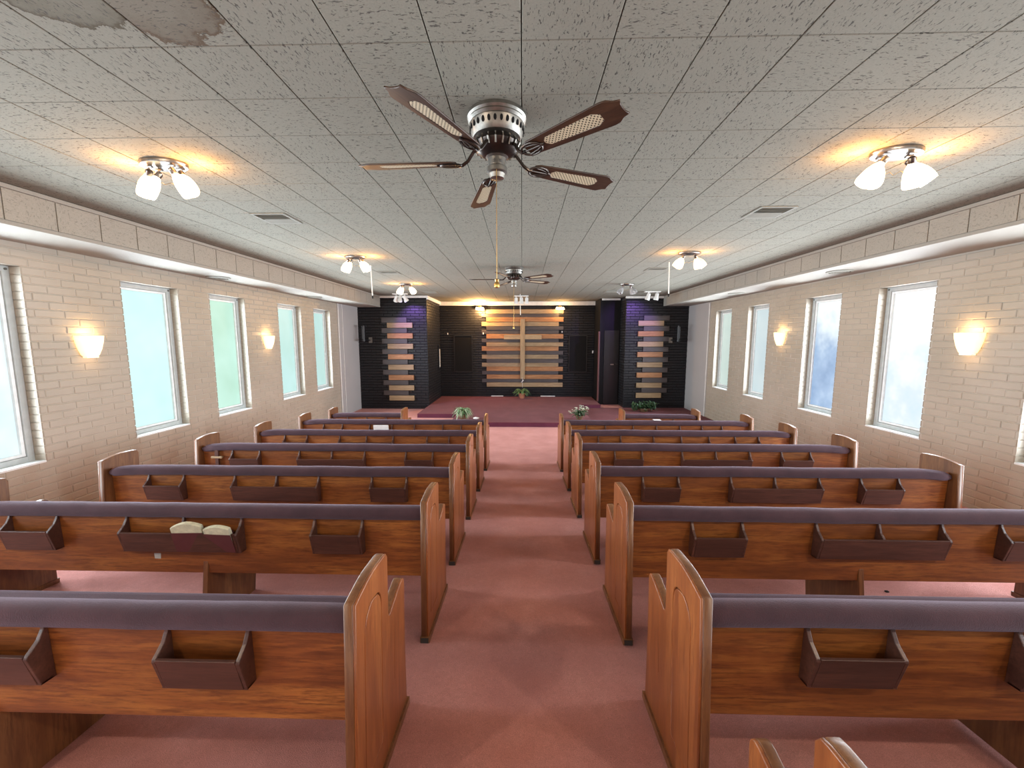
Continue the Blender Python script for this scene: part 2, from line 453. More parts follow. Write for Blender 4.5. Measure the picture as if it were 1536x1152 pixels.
r = rest.build('distant_ceiling_tiles', M['tile'], ceil); r['kind'] = 'stuff'

# soffits along both side walls
def soffit(side, xi, xo, zb, name):
    s = MB(); x0, x1 = min(xi, xo), max(xi, xo)
    s.box(x0, x1, Y_REAR, 11.3 if side < 0 else 11.6, zb, ZC + .01)
    so = s.build(name, M['soffit'], ceil)
    d = -side                                           # towards the room
    fm = MB(); fm.box(-.004, .004, -.176, .176, zb + .035 - 2.5, ZC - .04 - 2.5)
    me = fm.mesh('soffit_panel', M['soffit_tile'])
    y = Y_REAR + .1
    while y < 11.2:
        p = obj('soffit_panel', me, so, (xi + d * .005, y + .18, 2.5), bevel=.002); y += .36
    t = MB().box(min(xi, xi + d * .022), max(xi, xi + d * .022), Y_REAR, 11.3, ZC - .038, ZC - .004)
    t.box(min(xi, xi + d * .014), max(xi, xi + d * .014), Y_REAR, 11.3, zb - .002, zb + .03)
    t.build('soffit_moulding', M['soffit'], so, bevel=.004)
    return so
soffit(-1, SOF_L, XL - .02, SOF_ZL, 'soffit')
soffit(1, SOF_R, XR + .02, SOF_ZR, 'soffit')

BC, BL = .078, .2540     # brick course and module
brick_cache = {}
def brick_mesh(ln, side):
    k = (round(ln, 3), side)
    if k in brick_cache: return brick_cache[k]
    m = MB(); h = BC - .007; l = ln - .007; e = .006; d = .0065
    y0, y1, z0, z1 = -l / 2, l / 2, -h / 2, h / 2
    s = -side
    vs = [(0, y0, z0), (0, y1, z0), (0, y1, z1), (0, y0, z1), (s * d * .45, y0 + .001, z0 + .001), (s * d * .45, y1 - .001, z0 + .001), (s * d * .45, y1 - .001, z1 - .001), (s * d * .45, y0 + .001, z1 - .001),
          (s * d, y0 + e, z0 + e), (s * d, y1 - e, z0 + e), (s * d, y1 - e, z1 - e), (s * d, y0 + e, z1 - e)]
    fs = [(0, 1, 5, 4), (1, 2, 6, 5), (2, 3, 7, 6), (3, 0, 4, 7), (4, 5, 9, 8), (5, 6, 10, 9), (6, 7, 11, 10), (7, 4, 8, 11), (8, 9, 10, 11)]
    m.add(vs, fs); me = m.mesh('brick', M['brick']); brick_cache[k] = (me, m); return brick_cache[k]

def side_wall(name, side, X, wins, yend, smooth_from):
    s = MB(); T = .26; x0, x1 = (X - T, X) if side < 0 else (X, X + T)
    ys = [Y_REAR] + [v for w in wins for v in w] + [yend]
    for i in range(0, len(ys), 2): s.box(x0, x1, ys[i], ys[i + 1], -1.0, ZC + .1)
    for a, b_ in wins:
        s.box(x0, x1, a, b_, -1.0, WIN_Z[0]); s.box(x0, x1, a, b_, WIN_Z[1], ZC + .1)
    wall = struct(s.build(name, M['mortar']))
    items = []; row = 0; z = WIN_Z[0] - 12 * BC
    while z < 2.40:
        zc = z + BC / 2; y = 1.2 + (BL / 2 if row % 2 else 0)
        while y < smooth_from:
            segs = [(y, min(y + BL, smooth_from))]
            if WIN_Z[0] - .01 < zc < WIN_Z[1] + .01:
                for a, b_ in wins:
                    ns = []
                    for p, q in segs:
                        if q <= a or p >= b_: ns.append((p, q)); continue
                        if p < a: ns.append((p, a))
                        if q > b_: ns.append((b_, q))
                    segs = ns
            for p, q in segs:
                if q - p > .03: items.append(((p + q) / 2, zc, q - p))
            y += BL
        z += BC; row += 1
    seen = []
    for it in items:
        u, v = proj((X, it[0], it[1]))
        if 0 < u < 1536 and 0 < v < 1152 and it[1] > (.45 - .1 * it[0]) : seen.append(it)
    seen.sort(key=lambda q: q[0]); ind = set(seen[:300]); rb = MB()
    for it in items:
        me, mm = brick_mesh(it[2], side)
        jit = random.uniform(-.0015, .0025)
        if it in ind: obj('brick', me, wall, (X + side * jit, it[0], it[1]))
        else: rb.add([(v[0] + X + side * jit, v[1] + it[0], v[2] + it[1]) for v in mm.v], mm.f)
    # brick returns on the window reveals
    for a, b_ in wins:
        z = WIN_Z[0]
        while z < WIN_Z[1] - .02:
            for yy, sg in ((b_, -1), (a, 1)):
                xx0, xx1 = (X - .105, X + .004) if side < 0 else (X - .004, X + .105)
                rb.box(xx0, xx1, min(yy, yy + sg * .006), max(yy, yy + sg * .006), z + .006, z + BC - .006)
            z += BC
    o = rb.build('distant_bricks', M['brick'], wall); o['kind'] = 'stuff'
    # smooth stucco bay beside the stage
    q = MB(); a0, a1 = (X, X + .012) if side < 0 else (X - .012, X)
    q.box(a0, a1, smooth_from, yend, -.9, 2.45); q.build('stucco_bay', M['stucco'], wall)
    return wall
side_wall('wall_left', -1, XL, WIN_L, 13.3, 10.05)
side_wall('wall_right', 1, XR, WIN_R, 13.3, 10.30)
struct(MB().box(XL - .3, XR + .3, Y_REAR - .2, Y_REAR, -1, ZC + .1).build('wall_rear', M['stucco']))

def window(idx, side, X, a, b_, mat):
    s = -1 if side < 0 else 1
    z0, z1 = WIN_Z
    def bx(m, d0, d1, y0, y1, q0, q1):
        x0, x1 = sorted((X + s * d0, X + s * d1)); m.box(x0, x1, y0, y1, q0, q1)
    def ring(m, d0, d1, t, yy0, yy1, zz0, zz1):
        bx(m, d0, d1, yy0, yy0 + t, zz0, zz1); bx(m, d0, d1, yy1 - t, yy1, zz0, zz1)
        bx(m, d0, d1, yy0 + t, yy1 - t, zz0, zz0 + t); bx(m, d0, d1, yy0 + t, yy1 - t, zz1 - t, zz1)
    m = MB(); ring(m, .10, .19, .055, a + .006, b_ - .006, z0 + .012, z1)
    o = m.build('window_%d' % idx, M['frame'], bevel=.004); struct(o)
    m = MB(); ring(m, .115, .17, .028, a + .063, b_ - .063, z0 + .069, z1 - .057); m.build('sash', M['sill'], o, bevel=.003)
    m = MB(); bx(m, .140, .146, a + .085, b_ - .085, z0 + .09, z1 - .08); m.build('frosted_pane', mat, o)
    m = MB(); bx(m, -.006, .12, a + .001, b_ - .001, z0 - .006, z0 + .014); m.build('window_sill', M['sill'], o, bevel=.003)
    m = MB(); mt = Matrix.Translation((X + s * .098, b_ - .035, z1 - .03)) @ Matrix.Rotation(PI / 2, 4, 'Y')
    m.lathe([(.011, -.005), (.011, .005)], 10, mt); m.build('frame_bolt', M['vent_dark'], o)
for i, ((a, b_), mt) in enumerate(zip(WIN_L, [PANES_L[0]] * 3 + PANES_L)): window(i + 1, -1, XL, a, b_, mt)
for i, ((a, b_), mt) in enumerate(zip(WIN_R, [PANES_R[0]] * 3 + PANES_R)): window(i + 9, 1, XR, a, b_, mt)
# conduit pipes running up the side walls where brick gives way to stucco
for k, (x, y) in enumerate(((XL + .022, 10.07), (XL + .02, 10.30), (XR - .022, 10.32))):
    o = MB().tube([(x, y, fz(y)), (x, y, 2.39)], .014 if k != 1 else .008, 8).build('trim_%d' % (k + 1), M['white'], smooth=True); struct(o)

# ------------------------------------------------------------------ black sanctuary wall
def brick_face(rb, P0, U, V, N, w, h, off=0):
    """bricks on a rectangle: P0 corner, U along, V up, N outward"""
    P0, U, V, N = map(Vector, (P0, U, V, N)); row = 0; z = 0
    while z < h - .02:
        hh = min(BC, h - z) - .010; x = -(BL / 2 if (row + off) % 2 else 0)
        while x < w:
            a, b_ = max(x, 0) + .004, min(x + BL, w) - .004
            if b_ - a > .02:
                e = .005; dd = random.uniform(.006, .010)
                q = [P0 + U * a + V * (z + .004), P0 + U * b_ + V * (z + .004), P0 + U * b_ + V * (z + hh), P0 + U * a + V * (z + hh)]
                q += [P0 + U * (a + e) + V * (z + .004 + e) + N * dd, P0 + U * (b_ - e) + V * (z + .004 + e) + N * dd, P0 + U * (b_ - e) + V * (z + hh - e) + N * dd, P0 + U * (a + e) + V * (z + hh - e) + N * dd]
                rb.add(q, [(0, 1, 5, 4), (1, 2, 6, 5), (2, 3, 7, 6), (3, 0, 4, 7), (4, 5, 6, 7)])
            x += BL
        z += BC; row += 1
YL, YR = 11.3, 11.6      # fronts of the left and right brick piers
XA, XB = -2.70, 2.98     # inner edges of the piers
wb = struct(MB().box(XL, XR, Y_BACK, Y_BACK + .25, -1, ZC + .1).build('wall_front', M['black']))
rb = MB(); brick_face(rb, (XA, Y_BACK, -.42), (1, 0, 0), (0, 0, 1), (0, -1, 0), 2.36 - XA, ZC + .42)
o = rb.build('black_bricks', M['black_brick'], wb); o['kind'] = 'stuff'
def pier(name, x0, x1, yf, inner):
    p = struct(MB().box(x0, x1, yf, Y_BACK, -1, ZC + .01).build(name, M['black']))
    r_ = MB(); brick_face(r_, (x0, yf, Z_FLAT), (1, 0, 0), (0, 0, 1), (0, -1, 0), x1 - x0, ZC - Z_FLAT)
    if inner > 0: brick_face(r_, (x1, yf, Z_FLAT), (0, 1, 0), (0, 0, 1), (1, 0, 0), Y_BACK - yf, ZC - Z_FLAT, 1)
    else: brick_face(r_, (x0, yf, Z_FLAT), (0, 1, 0), (0, 0, 1), (-1, 0, 0), 12.2 - yf, ZC - Z_FLAT, 1)
    o = r_.build('black_bricks', M['black_brick'], p); o['kind'] = 'stuff'
    return p
pier('wall_front_left_pier', XL, XA, YL, 1)
pier('wall_front_right_pier', XB, XR, YR, -1)
# dark panelled doorway block beside the right pier
dp = struct(MB().box(2.36, XB, 12.2, Y_BACK, -1, ZC).build('door_1', M['black'], bevel=.004))
MB().box(2.50, 2.94, 12.175, 12.2, Z_FLAT, 1.75).build('door_leaf', M['black_gloss'], dp, bevel=.004)
m = MB().box(2.70, 2.80, 12.166, 12.176, .70, .735); m.build('push_plate', M['nickel'], dp)
m = MB().tube([(2.90, 12.17, .73), (2.90, 12.12, .73), (2.84, 12.12, .73)], .008); m.build('door_handle', M['nickel'], dp, smooth=True)
MB().box(2.318, 2.36, 12.14, 12.24, -.42, 1.72).build('door_jamb', M['jamb'], dp, bevel=.004)
# white crown mouldings
cm = MB()
cm.box(XA, 2.42, Y_BACK - .05, Y_BACK, 2.57, ZC); cm.box(XA, XA + .05, YL, Y_BACK - .05, 2.60, ZC)
struct(cm.build('trim_4', M['white'], bevel=.008))
struct(MB().box(SOF_L, XA + .05, YL - .045, YL, 2.64, ZC).build('trim_5', M['white'], bevel=.008))
struct(MB().box(XB - .03, SOF_R, YR - .045, YR, 2.64, ZC).build('trim_6', M['white'], bevel=.008))
struct(MB().box(2.40, XB - .03, 12.16, 12.2, 2.645, ZC).build('trim_7', M['white'], bevel=.008))
for x0, x1, k in ((-1.02, -.62, 8), (.62, 1.10, 9)):
    struct(MB().box(x0, x1, Y_BACK - .03, Y_BACK - .008, -.412, -.385).build('trim_%d' % k, M['white']))

# stage
ZS = -.415
st = MB()
out = [(-2.685, Y_BACK - .015), (-2.685, 9.98), (-1.66, 9.98), (-1.66, 8.97), (1.66, 8.97), (1.66, 11.5), (2.30, 11.5), (2.30, Y_BACK - .015)]
st.prism(out, Z_FLAT, ZS - .012, 'z')
stage = st.build('stage_platform', M['carpet_riser'])
tag(stage, 'low stage platform carpeted in maroon with a plum riser', 'platform')
s2 = MB().prism(out, ZS - .012, ZS, 'z'); s2.build('stage_carpet', M['carpet_stage'], stage, bevel=.006)
LAND = tag(MB().prism([(1.67, 8.2), (4.75, 8.2), (4.75, 11.58), (2.32, 11.58), (2.32, 11.49), (1.67, 11.49)], Z_FLAT, Z_FLAT + .008, 'z').build('maroon_carpet', M['carpet_stage']),
           'flat maroon carpet laid on the floor right of the stage', 'carpet')

# ------------------------------------------------------------------ plank panels
def plank_me(w, h, t, key, cache={}):
    k = (round(w, 2), round(h, 3), key)
    if k not in cache: cache[k] = MB().box(-w / 2, w / 2, -t, 0, -h / 2, h / 2).mesh('plank', M[key])
    return cache[k]
pp = thing('plank_wall_panel', 'broad wall panel of staggered horizontal wooden planks behind the cross', 'wall panel', (0, Y_BACK - .01, -.1))
def zpx(v): return 1.5 - (v - 508) / F * 13.1 * 1.0
rows = [(137, 172, 'w', 'tan'), (172, 200, 'l', 'dark'), (200, 237, 'w', 'orange'), (237, 272, 'l', 'tan'), (272, 303, 'w', 'dark'), (303, 335, 'l', 'dark'),
        (335, 373, 'w', 'orange'), (373, 403, 'l', 'dark'), (403, 435, 'w', 'tan'), (435, 472, 'l', 'orange'), (472, 503, 'w', 'dark'), (503, 537, 'l', 'tan'),
        (537, 570, 'w', 'dark'), (570, 602, 'l', 'tan'), (602, 637, 'w', 'orange'), (637, 667, 'l', 'dark'), (667, 702, 'w', 'orange'), (702, 732, 'l', 'dark'), (732, 768, 'w', 'tan')]
for a, b_, k, c in rows:
    x0, x1 = (-1.165, 1.345) if k == 'w' else (-1.32, 1.195)
    z1, z0 = zpx(440 + a / 5.486), zpx(440 + b_ / 5.486)
    t = .05 if k == 'w' else .03
    o = obj('plank', plank_me(x1 - x0, z1 - z0 - .004, t, 'plank_' + c), pp, ((x0 + x1) / 2, 0, (z0 + z1) / 2 + .1), bevel=.003)
cr = thing('wooden_cross', 'tall pale wooden cross mounted over the staggered planks', 'cross', (.02, Y_BACK - .062, .2))
MB().box(-.075, .075, -.05, 0, -.02, 1.93).build('upright', M['cross_v'], cr, bevel=.005)
MB().box(-.61, .62, -.045, 0, 1.28, 1.43).build('crossbar', M['cross_h'], cr, bevel=.005)
rib = MB(); rib.tube([(-.02, -.055, .02), (.02, -.07, -.05), (-.03, -.06, -.12), (.03, -.06, -.06)], .016, 6)
rib.build('ribbon', M['paper_white'], cr, smooth=True)
c_ = MB().tube([(0, -.055, -.02), (.0, -.06, -.3)], .004, 5); c_.build('cord', M['white'], cr)
def side_planks(lx, ly, z_top, label, xoff):
    p = thing('plank_wall_panel', label, 'wall panel', (lx, ly - .01, -.3))
    h = .149
    for k in range(16):
        z = z_top - h / 2 - k * .1485
        dark = k % 2 == 0
        c = 'dark' if dark else ['orange', 'orange', 'tan', 'orange', 'tan', 'orange', 'tan', 'tan'][k // 2]
        if k == 1: c = 'tan'
        x = (xoff if dark else 0); t = .03 if dark else .055
        obj('plank', plank_me(.72, h - .006 if not dark else h - .012, t, 'plank_' + c), p, (x, 0, z + .3), bevel=.003)
side_planks(-3.46, YL, 2.10, 'narrow panel of staggered planks on the left black brick pier', -.165)
side_planks(3.69, YR, 2.16, 'narrow panel of staggered planks on the right black brick pier', .16)

# ------------------------------------------------------------------ pews
TILT = -math.atan(SLOPE)
def arc(cx, cy, rx, ry, a0, a1, n):
    return [(cx + rx * math.cos(math.radians(a0 + (a1 - a0) * i / n)), cy + ry * math.sin(math.radians(a0 + (a1 - a0) * i / n))) for i in range(n + 1)]
# side outline of the end panel, (depth, height)
END = [(0, 0), (0, .765)] + [(.25 * i / 12, .765 + .034 * math.sin(min(1, i / 12 * 1.4) * PI / 2)) for i in range(1, 13)] + [(.268, .796), (.280, .780), (.286, .565)] + arc(.303, .560, .017, .018, 180, 300, 4) \
      + [(.40, .578), (.45, .594)] + arc(.462, .572, .024, .024, 100, 0, 4) + [(.492, .30), (.515, .0)]
ARCH = [(.060, .12), (.060, .62)] + arc(.13, .62, .07, .09, 180, 90, 6) + [(.175, .705)] + arc(.175, .64, .045, .065, 90, 0, 5) + [(.220, .12)]
SLOT = [(.350, .25), (.350, .535), (.355, .535), (.355, .25)]
def inset(pts, d):
    cx = sum(p[0] for p in pts) / len(pts); cyy = sum(p[1] for p in pts) / len(pts)
    return [(p[0] + (d if p[0] < cx else -d), p[1] + (d if p[1] < cyy else -d)) for p in pts]
def end_mesh(s):
    """s=+1: outer face towards +x.  core at x 0..s*.028, face plate on the outer side"""
    core = shape2d(END, [], .030, .004, 'end_panel', M['end_edge'], lambda u, v, w: (w + s * .015, u, v))
    fo = [(min(max(p[0], .006), .509) if False else p[0], p[1]) for p in END]
    face = shape2d(fo, [ARCH, SLOT], .010, .003, 'face_plate', M['end'], lambda u, v, w: (w + s * .034, u, v))
    inner = shape2d(inset(ARCH, .008), [], .009, .0025, 'arch_panel', M['end'], lambda u, v, w: (w + s * .0345, u, v))
    return core, face, inner
ENDS = {1: end_mesh(1), -1: end_mesh(-1)}
shoe_me = {s: MB().prism([(-.012, 0), (-.012, .03), (.525, .03), (.525, 0)], *sorted((s * -.004, s * .048)), 'x').mesh('base_shoe', M['end_edge']) for s in (1, -1)}
foot_me = {s: MB().box(min(-.0, s * .042), max(0, s * .042), -.014, .03, 0, .028).mesh('foot', M['rubber']) for s in (1, -1)}
def roll_mesh(L, seed):
    """padded rail: long stuffed roll, slightly uneven, tapering and drooping at the outer end"""
    rnd = random.Random(seed); n = 64; k = 12; vs = []; fs = []
    for i in range(n + 1):
        t = i / n; x = -L / 2 + L * t
        wob = noise.noise(Vector((x * 2.3, seed * 3.1, 0))) * .005 + noise.noise(Vector((x * 7, seed, 5))) * .002
        ed = min(t, 1 - t) * L
        tp = 1 if (ed > .07 or t > .5) else .45 + .55 * math.sin(ed / .07 * PI / 2)
        droop = -.022 * max(0, 1 - t * L / .28) ** 2
        for j in range(k):
            a = 2 * PI * j / k
            ry, rz = .043, .037; ca, sa = math.cos(a), math.sin(a)
            ca = math.copysign(abs(ca) ** .75, ca); sa = math.copysign(abs(sa) ** .75, sa)
            vs.append((x, ry * ca * tp, rz * sa * tp + wob + droop))
    for i in range(n):
        for j in range(k):
            j2 = (j + 1) % k; fs.append((i * k + j, i * k + j2, (i + 1) * k + j2, (i + 1) * k + j))
    fs.append(tuple(range(k))[::-1]); fs.append(tuple(range(n * k, n * k + k)))
    m = MB(); m.add(vs, fs); return m.mesh('rail_cushion', M['cushion'], True)
RS = [(0, .668), (-.012, .668), (-.017, .640), (-.030, .612), (-.062, .580), (-.064, .572), (-.028, .462), (0, .462)]
# depth (towards the rear of the hall) and height; curved side boards of the book racks
def back_y(z): return .088 - (z - .36) * .10 + .0   # rear face of the leaning back board
def rack(parent, x0, x1, divider):
    yb = back_y(.6)
    def sb():
        pts = [(yb + p[0] + (back_y(p[1]) - yb if p[0] == 0 else 0), p[1]) for p in RS]
        return pts
    r_ = MB().box(x0, x1, yb - .030, yb + .006, .462, .470).build('book_rack', M['rack'], parent, bevel=.0015)
    t = .013
    for xa, nm in ((x0, 'side_board'), (x1 - t, 'side_board')):
        MB().prism(sb(), xa, xa + t, 'x').build(nm, M['rack'], r_, bevel=.002)
    fr = [(yb - .066, .580), (yb - .056, .583), (yb - .020, .468), (yb - .030, .462)]
    MB().prism(fr, x0 + t, x1 - t, 'x').build('front_board', M['rack'], r_, bevel=.0015)
    if divider:
        xm = (x0 + x1) / 2
        MB().prism([(yb + .01, .675), (yb - .010, .675), (yb - .028, .605), (yb - .054, .575), (yb - .020, .470), (yb + .01, .470)], xm - .006, xm + .006, 'x').build('divider', M['rack'], r_, bevel=.0015)
    return r_
def make_pew(L, mir, racks, seed, label, supports=True):
    p = thing('pew', label, 'pew', group=None)
    for s in (-1, 1):
        core, face, inner = ENDS[s]
        e_ = obj('end_panel', core, p, (s * (L / 2 - .038), 0, 0))
        obj('face_plate', face, e_); obj('arch_panel', inner, e_)
        obj('base_shoe', shoe_me[s], e_); obj('foot', foot_me[s], e_)
    hw = L / 2 - .040
    bp = [(back_y(.315), .315), (back_y(.70), .70), (back_y(.70) + .024, .70), (back_y(.315) + .03, .315)]
    MB().prism(bp, -hw, hw, 'x').build('back_board', M['board'], p, bevel=.003)
    fc = [(back_y(.42) + .031, .48), (back_y(.70) + .025, .69), (back_y(.70) + .055, .68), (back_y(.42) + .075, .50)]
    MB().prism(fc, -hw + .005, hw - .005, 'x').build('back_cushion', M['cushion'], p, bevel=.012)
    rl = roll_mesh(L - .082, seed)
    ro = obj('rail_cushion', rl, p, (0, .056, .692)); ro.scale = (1 if mir > 0 else -1, 1, 1)
    MB().prism([(.10, .385), (.10, .41), (.505, .435), (.505, .405)], -hw, hw, 'x').build('seat', M['board'], p, bevel=.003)
    MB().prism([(.128, .411), (.128, .475), (.48, .510), (.515, .49), (.505, .436)], -hw + .01, hw - .01, 'x').build('seat_cushion', M['cushion'], p, bevel=.014)
    if supports:
        sx = .075 if mir > 0 else -.04
        MB().prism([(.055, .0), (.085, .385), (.50, .385), (.475, 0)], sx - .014, sx + .014, 'x').build('support_leg', M['end_edge'], p, bevel=.003)
    for x0, x1, dv in racks:
        a, b_ = (x0, x1) if mir > 0 else (-x1, -x0)
        rack(p, a, b_, dv)
    return p
LEN = 2.735
R3 = [(-1.03, -.74, False), (-.35, .32, True), (.72, 1.0, False)]
R3R = [(-.935, -.645, False), (-.35, .32, True), (.70, .98, False)]
NTH = ['nearest row', 'second nearest row', 'third nearest row', 'fourth nearest row', 'fifth nearest row', 'sixth nearest row', 'front row below the stage']
LY = [1.06, 1.975, 2.815, 3.705, 4.58, 5.53]
RY = [1.105, 1.972, 2.845, 3.755, 4.60, 5.47]
XLC, XRC = -1.873, 1.893 + .0
extraL = ['nearest row, its left part cut by the photo edge', 'second nearest row, two worn books in its rack', 'third nearest row', 'fourth nearest row, small wooden cross on its back', 'fifth nearest row', 'sixth nearest row, white booklet in its rack']
pews = {}
def place(p, x, y, dz=0):
    p.location = (x, y, fz(y) + dz); p.rotation_euler = (TILT, 0, 0); return p
protoL = make_pew(LEN, 1, R3, 3, 'x'); protoR = make_pew(2.68, -1, R3R, 8, 'x')
for i, y in enumerate(LY):
    p = protoL if i == 0 else copy_tree(protoL)
    p['label'] = 'wooden pew left of the aisle, ' + extraL[i]; p['group'] = 'pews left of the aisle'
    place(p, XLC, y, 0); pews['L%d' % (i + 1)] = p
extraR = ['nearest full row on that side', 'second nearest row', 'third nearest row', 'fourth nearest row', 'fifth nearest row', 'sixth nearest row, paper card on its rail']
for i, y in enumerate(RY):
    p = protoR if i == 0 else copy_tree(protoR)
    p['label'] = 'wooden pew right of the aisle, ' + extraR[i]; p['group'] = 'pews right of the aisle'
    place(p, 1.895, y, .012); pews['R%d' % (i + 1)] = p
p = copy_tree(protoR); p['label'] = 'pew right of the aisle of which only two end tips show at the bottom edge'; p['group'] = 'pews right of the aisle'
place(p, 1.895, .345, .012)
sL = make_pew(1.25, 1, [(-.33, .33, True)], 5, 'short front pew beside the left black brick pier', False)
place(sL, -2.585, 6.35); sR = make_pew(1.25, -1, [(-.22, .10, False)], 6, 'short front pew beside the right black brick pier', False)
place(sR, 2.27, 6.35)
# give every row its own uneven padded rail
for k, pw in enumerate(list(pews.values())):
    for ch in pw.children:
        if ch.name.startswith('rail_cushion'):
            L = (LEN if k < 6 else 2.68) - .082; ch.data = roll_mesh(L, 20 + k)

# ------------------------------------------------------------------ small things on the pews
def on_pew(pew, p):      # pew-local point -> world
    mt = Matrix.Translation(pew.location) @ Matrix.Rotation(TILT, 4, 'X')
    return mt @ Vector(p)
def worn_book(label, loc, rz, tilt, w=.15, h=.15, flare=.03):
    b_ = thing('hymn_book', label, 'book', loc, (tilt, 0, rz), 'worn books in the rack')
    # block of curling pages (arched top) between two covers
    n = 8; top = []
    for i in range(n + 1):
        t = i / n; top.append((-w / 2 + w * t, h + flare * math.sin(t * PI * .9) * (1 if flare > 0 else -1)))
    MB().prism([(-w / 2, .0)] + top + [(w / 2, 0)], -.011, .011, 'y').build('pages', M['paper'], b_, bevel=.003)
    MB().box(-w / 2 - .003, w / 2 + .003, -.014, -.0115, -.003, h * .80).build('cover', M['cover'], b_)
    MB().box(-w / 2 - .003, w / 2 + .003, .0115, .014, -.003, h * .9).build('cover', M['cover'], b_)
    return b_
q = on_pew(pews['L2'], (.045, .046, .474))
worn_book('open worn book with curled cream pages, left one in the wide rack', q, .05, .26, .165, .155, .03)
q = on_pew(pews['L2'], (.215, .046, .474))
worn_book('worn book with fanned tan pages, right one in the wide rack', q, -.05, .27, .15, .145, -.022)
q = on_pew(pews['L6'], (-.17, .043, .565))
bk = MB().box(-.11, .11, -.008, .008, -.10, .085).build('booklet', M['paper_white'], None, q, bevel=.002)
bk.rotation_euler = (.22, 0, 0); tag(bk, 'white booklet with pink foot standing in the rack of sixth left pew', 'booklet')
MB().box(-.108, .108, -.0095, -.0075, -.095, -.02).build('pink_band', M['pink_cover'], bk)
def crumple(label, loc, r, cat, m):
    s = MB(); n = 10; vs = []; fs = []
    for i in range(6):
        ph = PI * i / 5
        for k in range(n):
            a = 2 * PI * k / n; rr = r * (1 + .35 * noise.noise(Vector((i * 1.7, k * 1.3, r * 50))))
            vs.append((rr * math.sin(ph) * math.cos(a) * 1.6, rr * math.sin(ph) * math.sin(a), rr * math.cos(ph) * .55))
    for i in range(5):
        for k in range(n):
            k2 = (k + 1) % n; fs.append((i * n + k, i * n + k2, (i + 1) * n + k2, (i + 1) * n + k))
    s.add(vs, fs); o = s.build('tissue', m, None, loc); tag(o, label, cat); return o
q = on_pew(pews['L6'], (1.215, .056, .752)); crumple('crumpled white tissue on the padded rail by the aisle end', q, .028, 'tissue', M['paper_white'])
q = on_pew(pews['R6'], (.02, .056, .734))
o = MB().box(-.05, .05, -.035, .035, 0, .004).build('paper_card', M['paper_white'], None, q); tag(o, 'small white card lying on the rail of the sixth right pew', 'card')
q = on_pew(pews['L2'], (-.20, .085, .43))
o = MB().prism([(-.02, -.03), (.015, -.032), (.02, .01), (.0, .026), (-.02, .02)], -.004, .0, 'y').build('paper_scrap', M['frame'], None, q); tag(o, 'torn grey scrap of paper stuck under the wide rack of second left pew', 'paper'); o.rotation_euler = (TILT + .09, 0, 0)
q = on_pew(pews['L4'], (-1.17, .040, .58))
cx = thing('small_cross', 'small wooden cross fixed to the back of fourth left pew', 'cross', q)
MB().box(-.017, .017, -.012, .008, -.14, .085).build('upright', M['rack'], cx, bevel=.002)
MB().box(-.055, .055, -.016, .004, .0, .02).build('crossbar', M['plank_tan'], cx, bevel=.002)
o = crumple('dark speck of debris on the carpet between right pews', (2.436, 2.533, fz(2.53) + .004), .010, 'debris', M['soil']); o.name = 'debris'

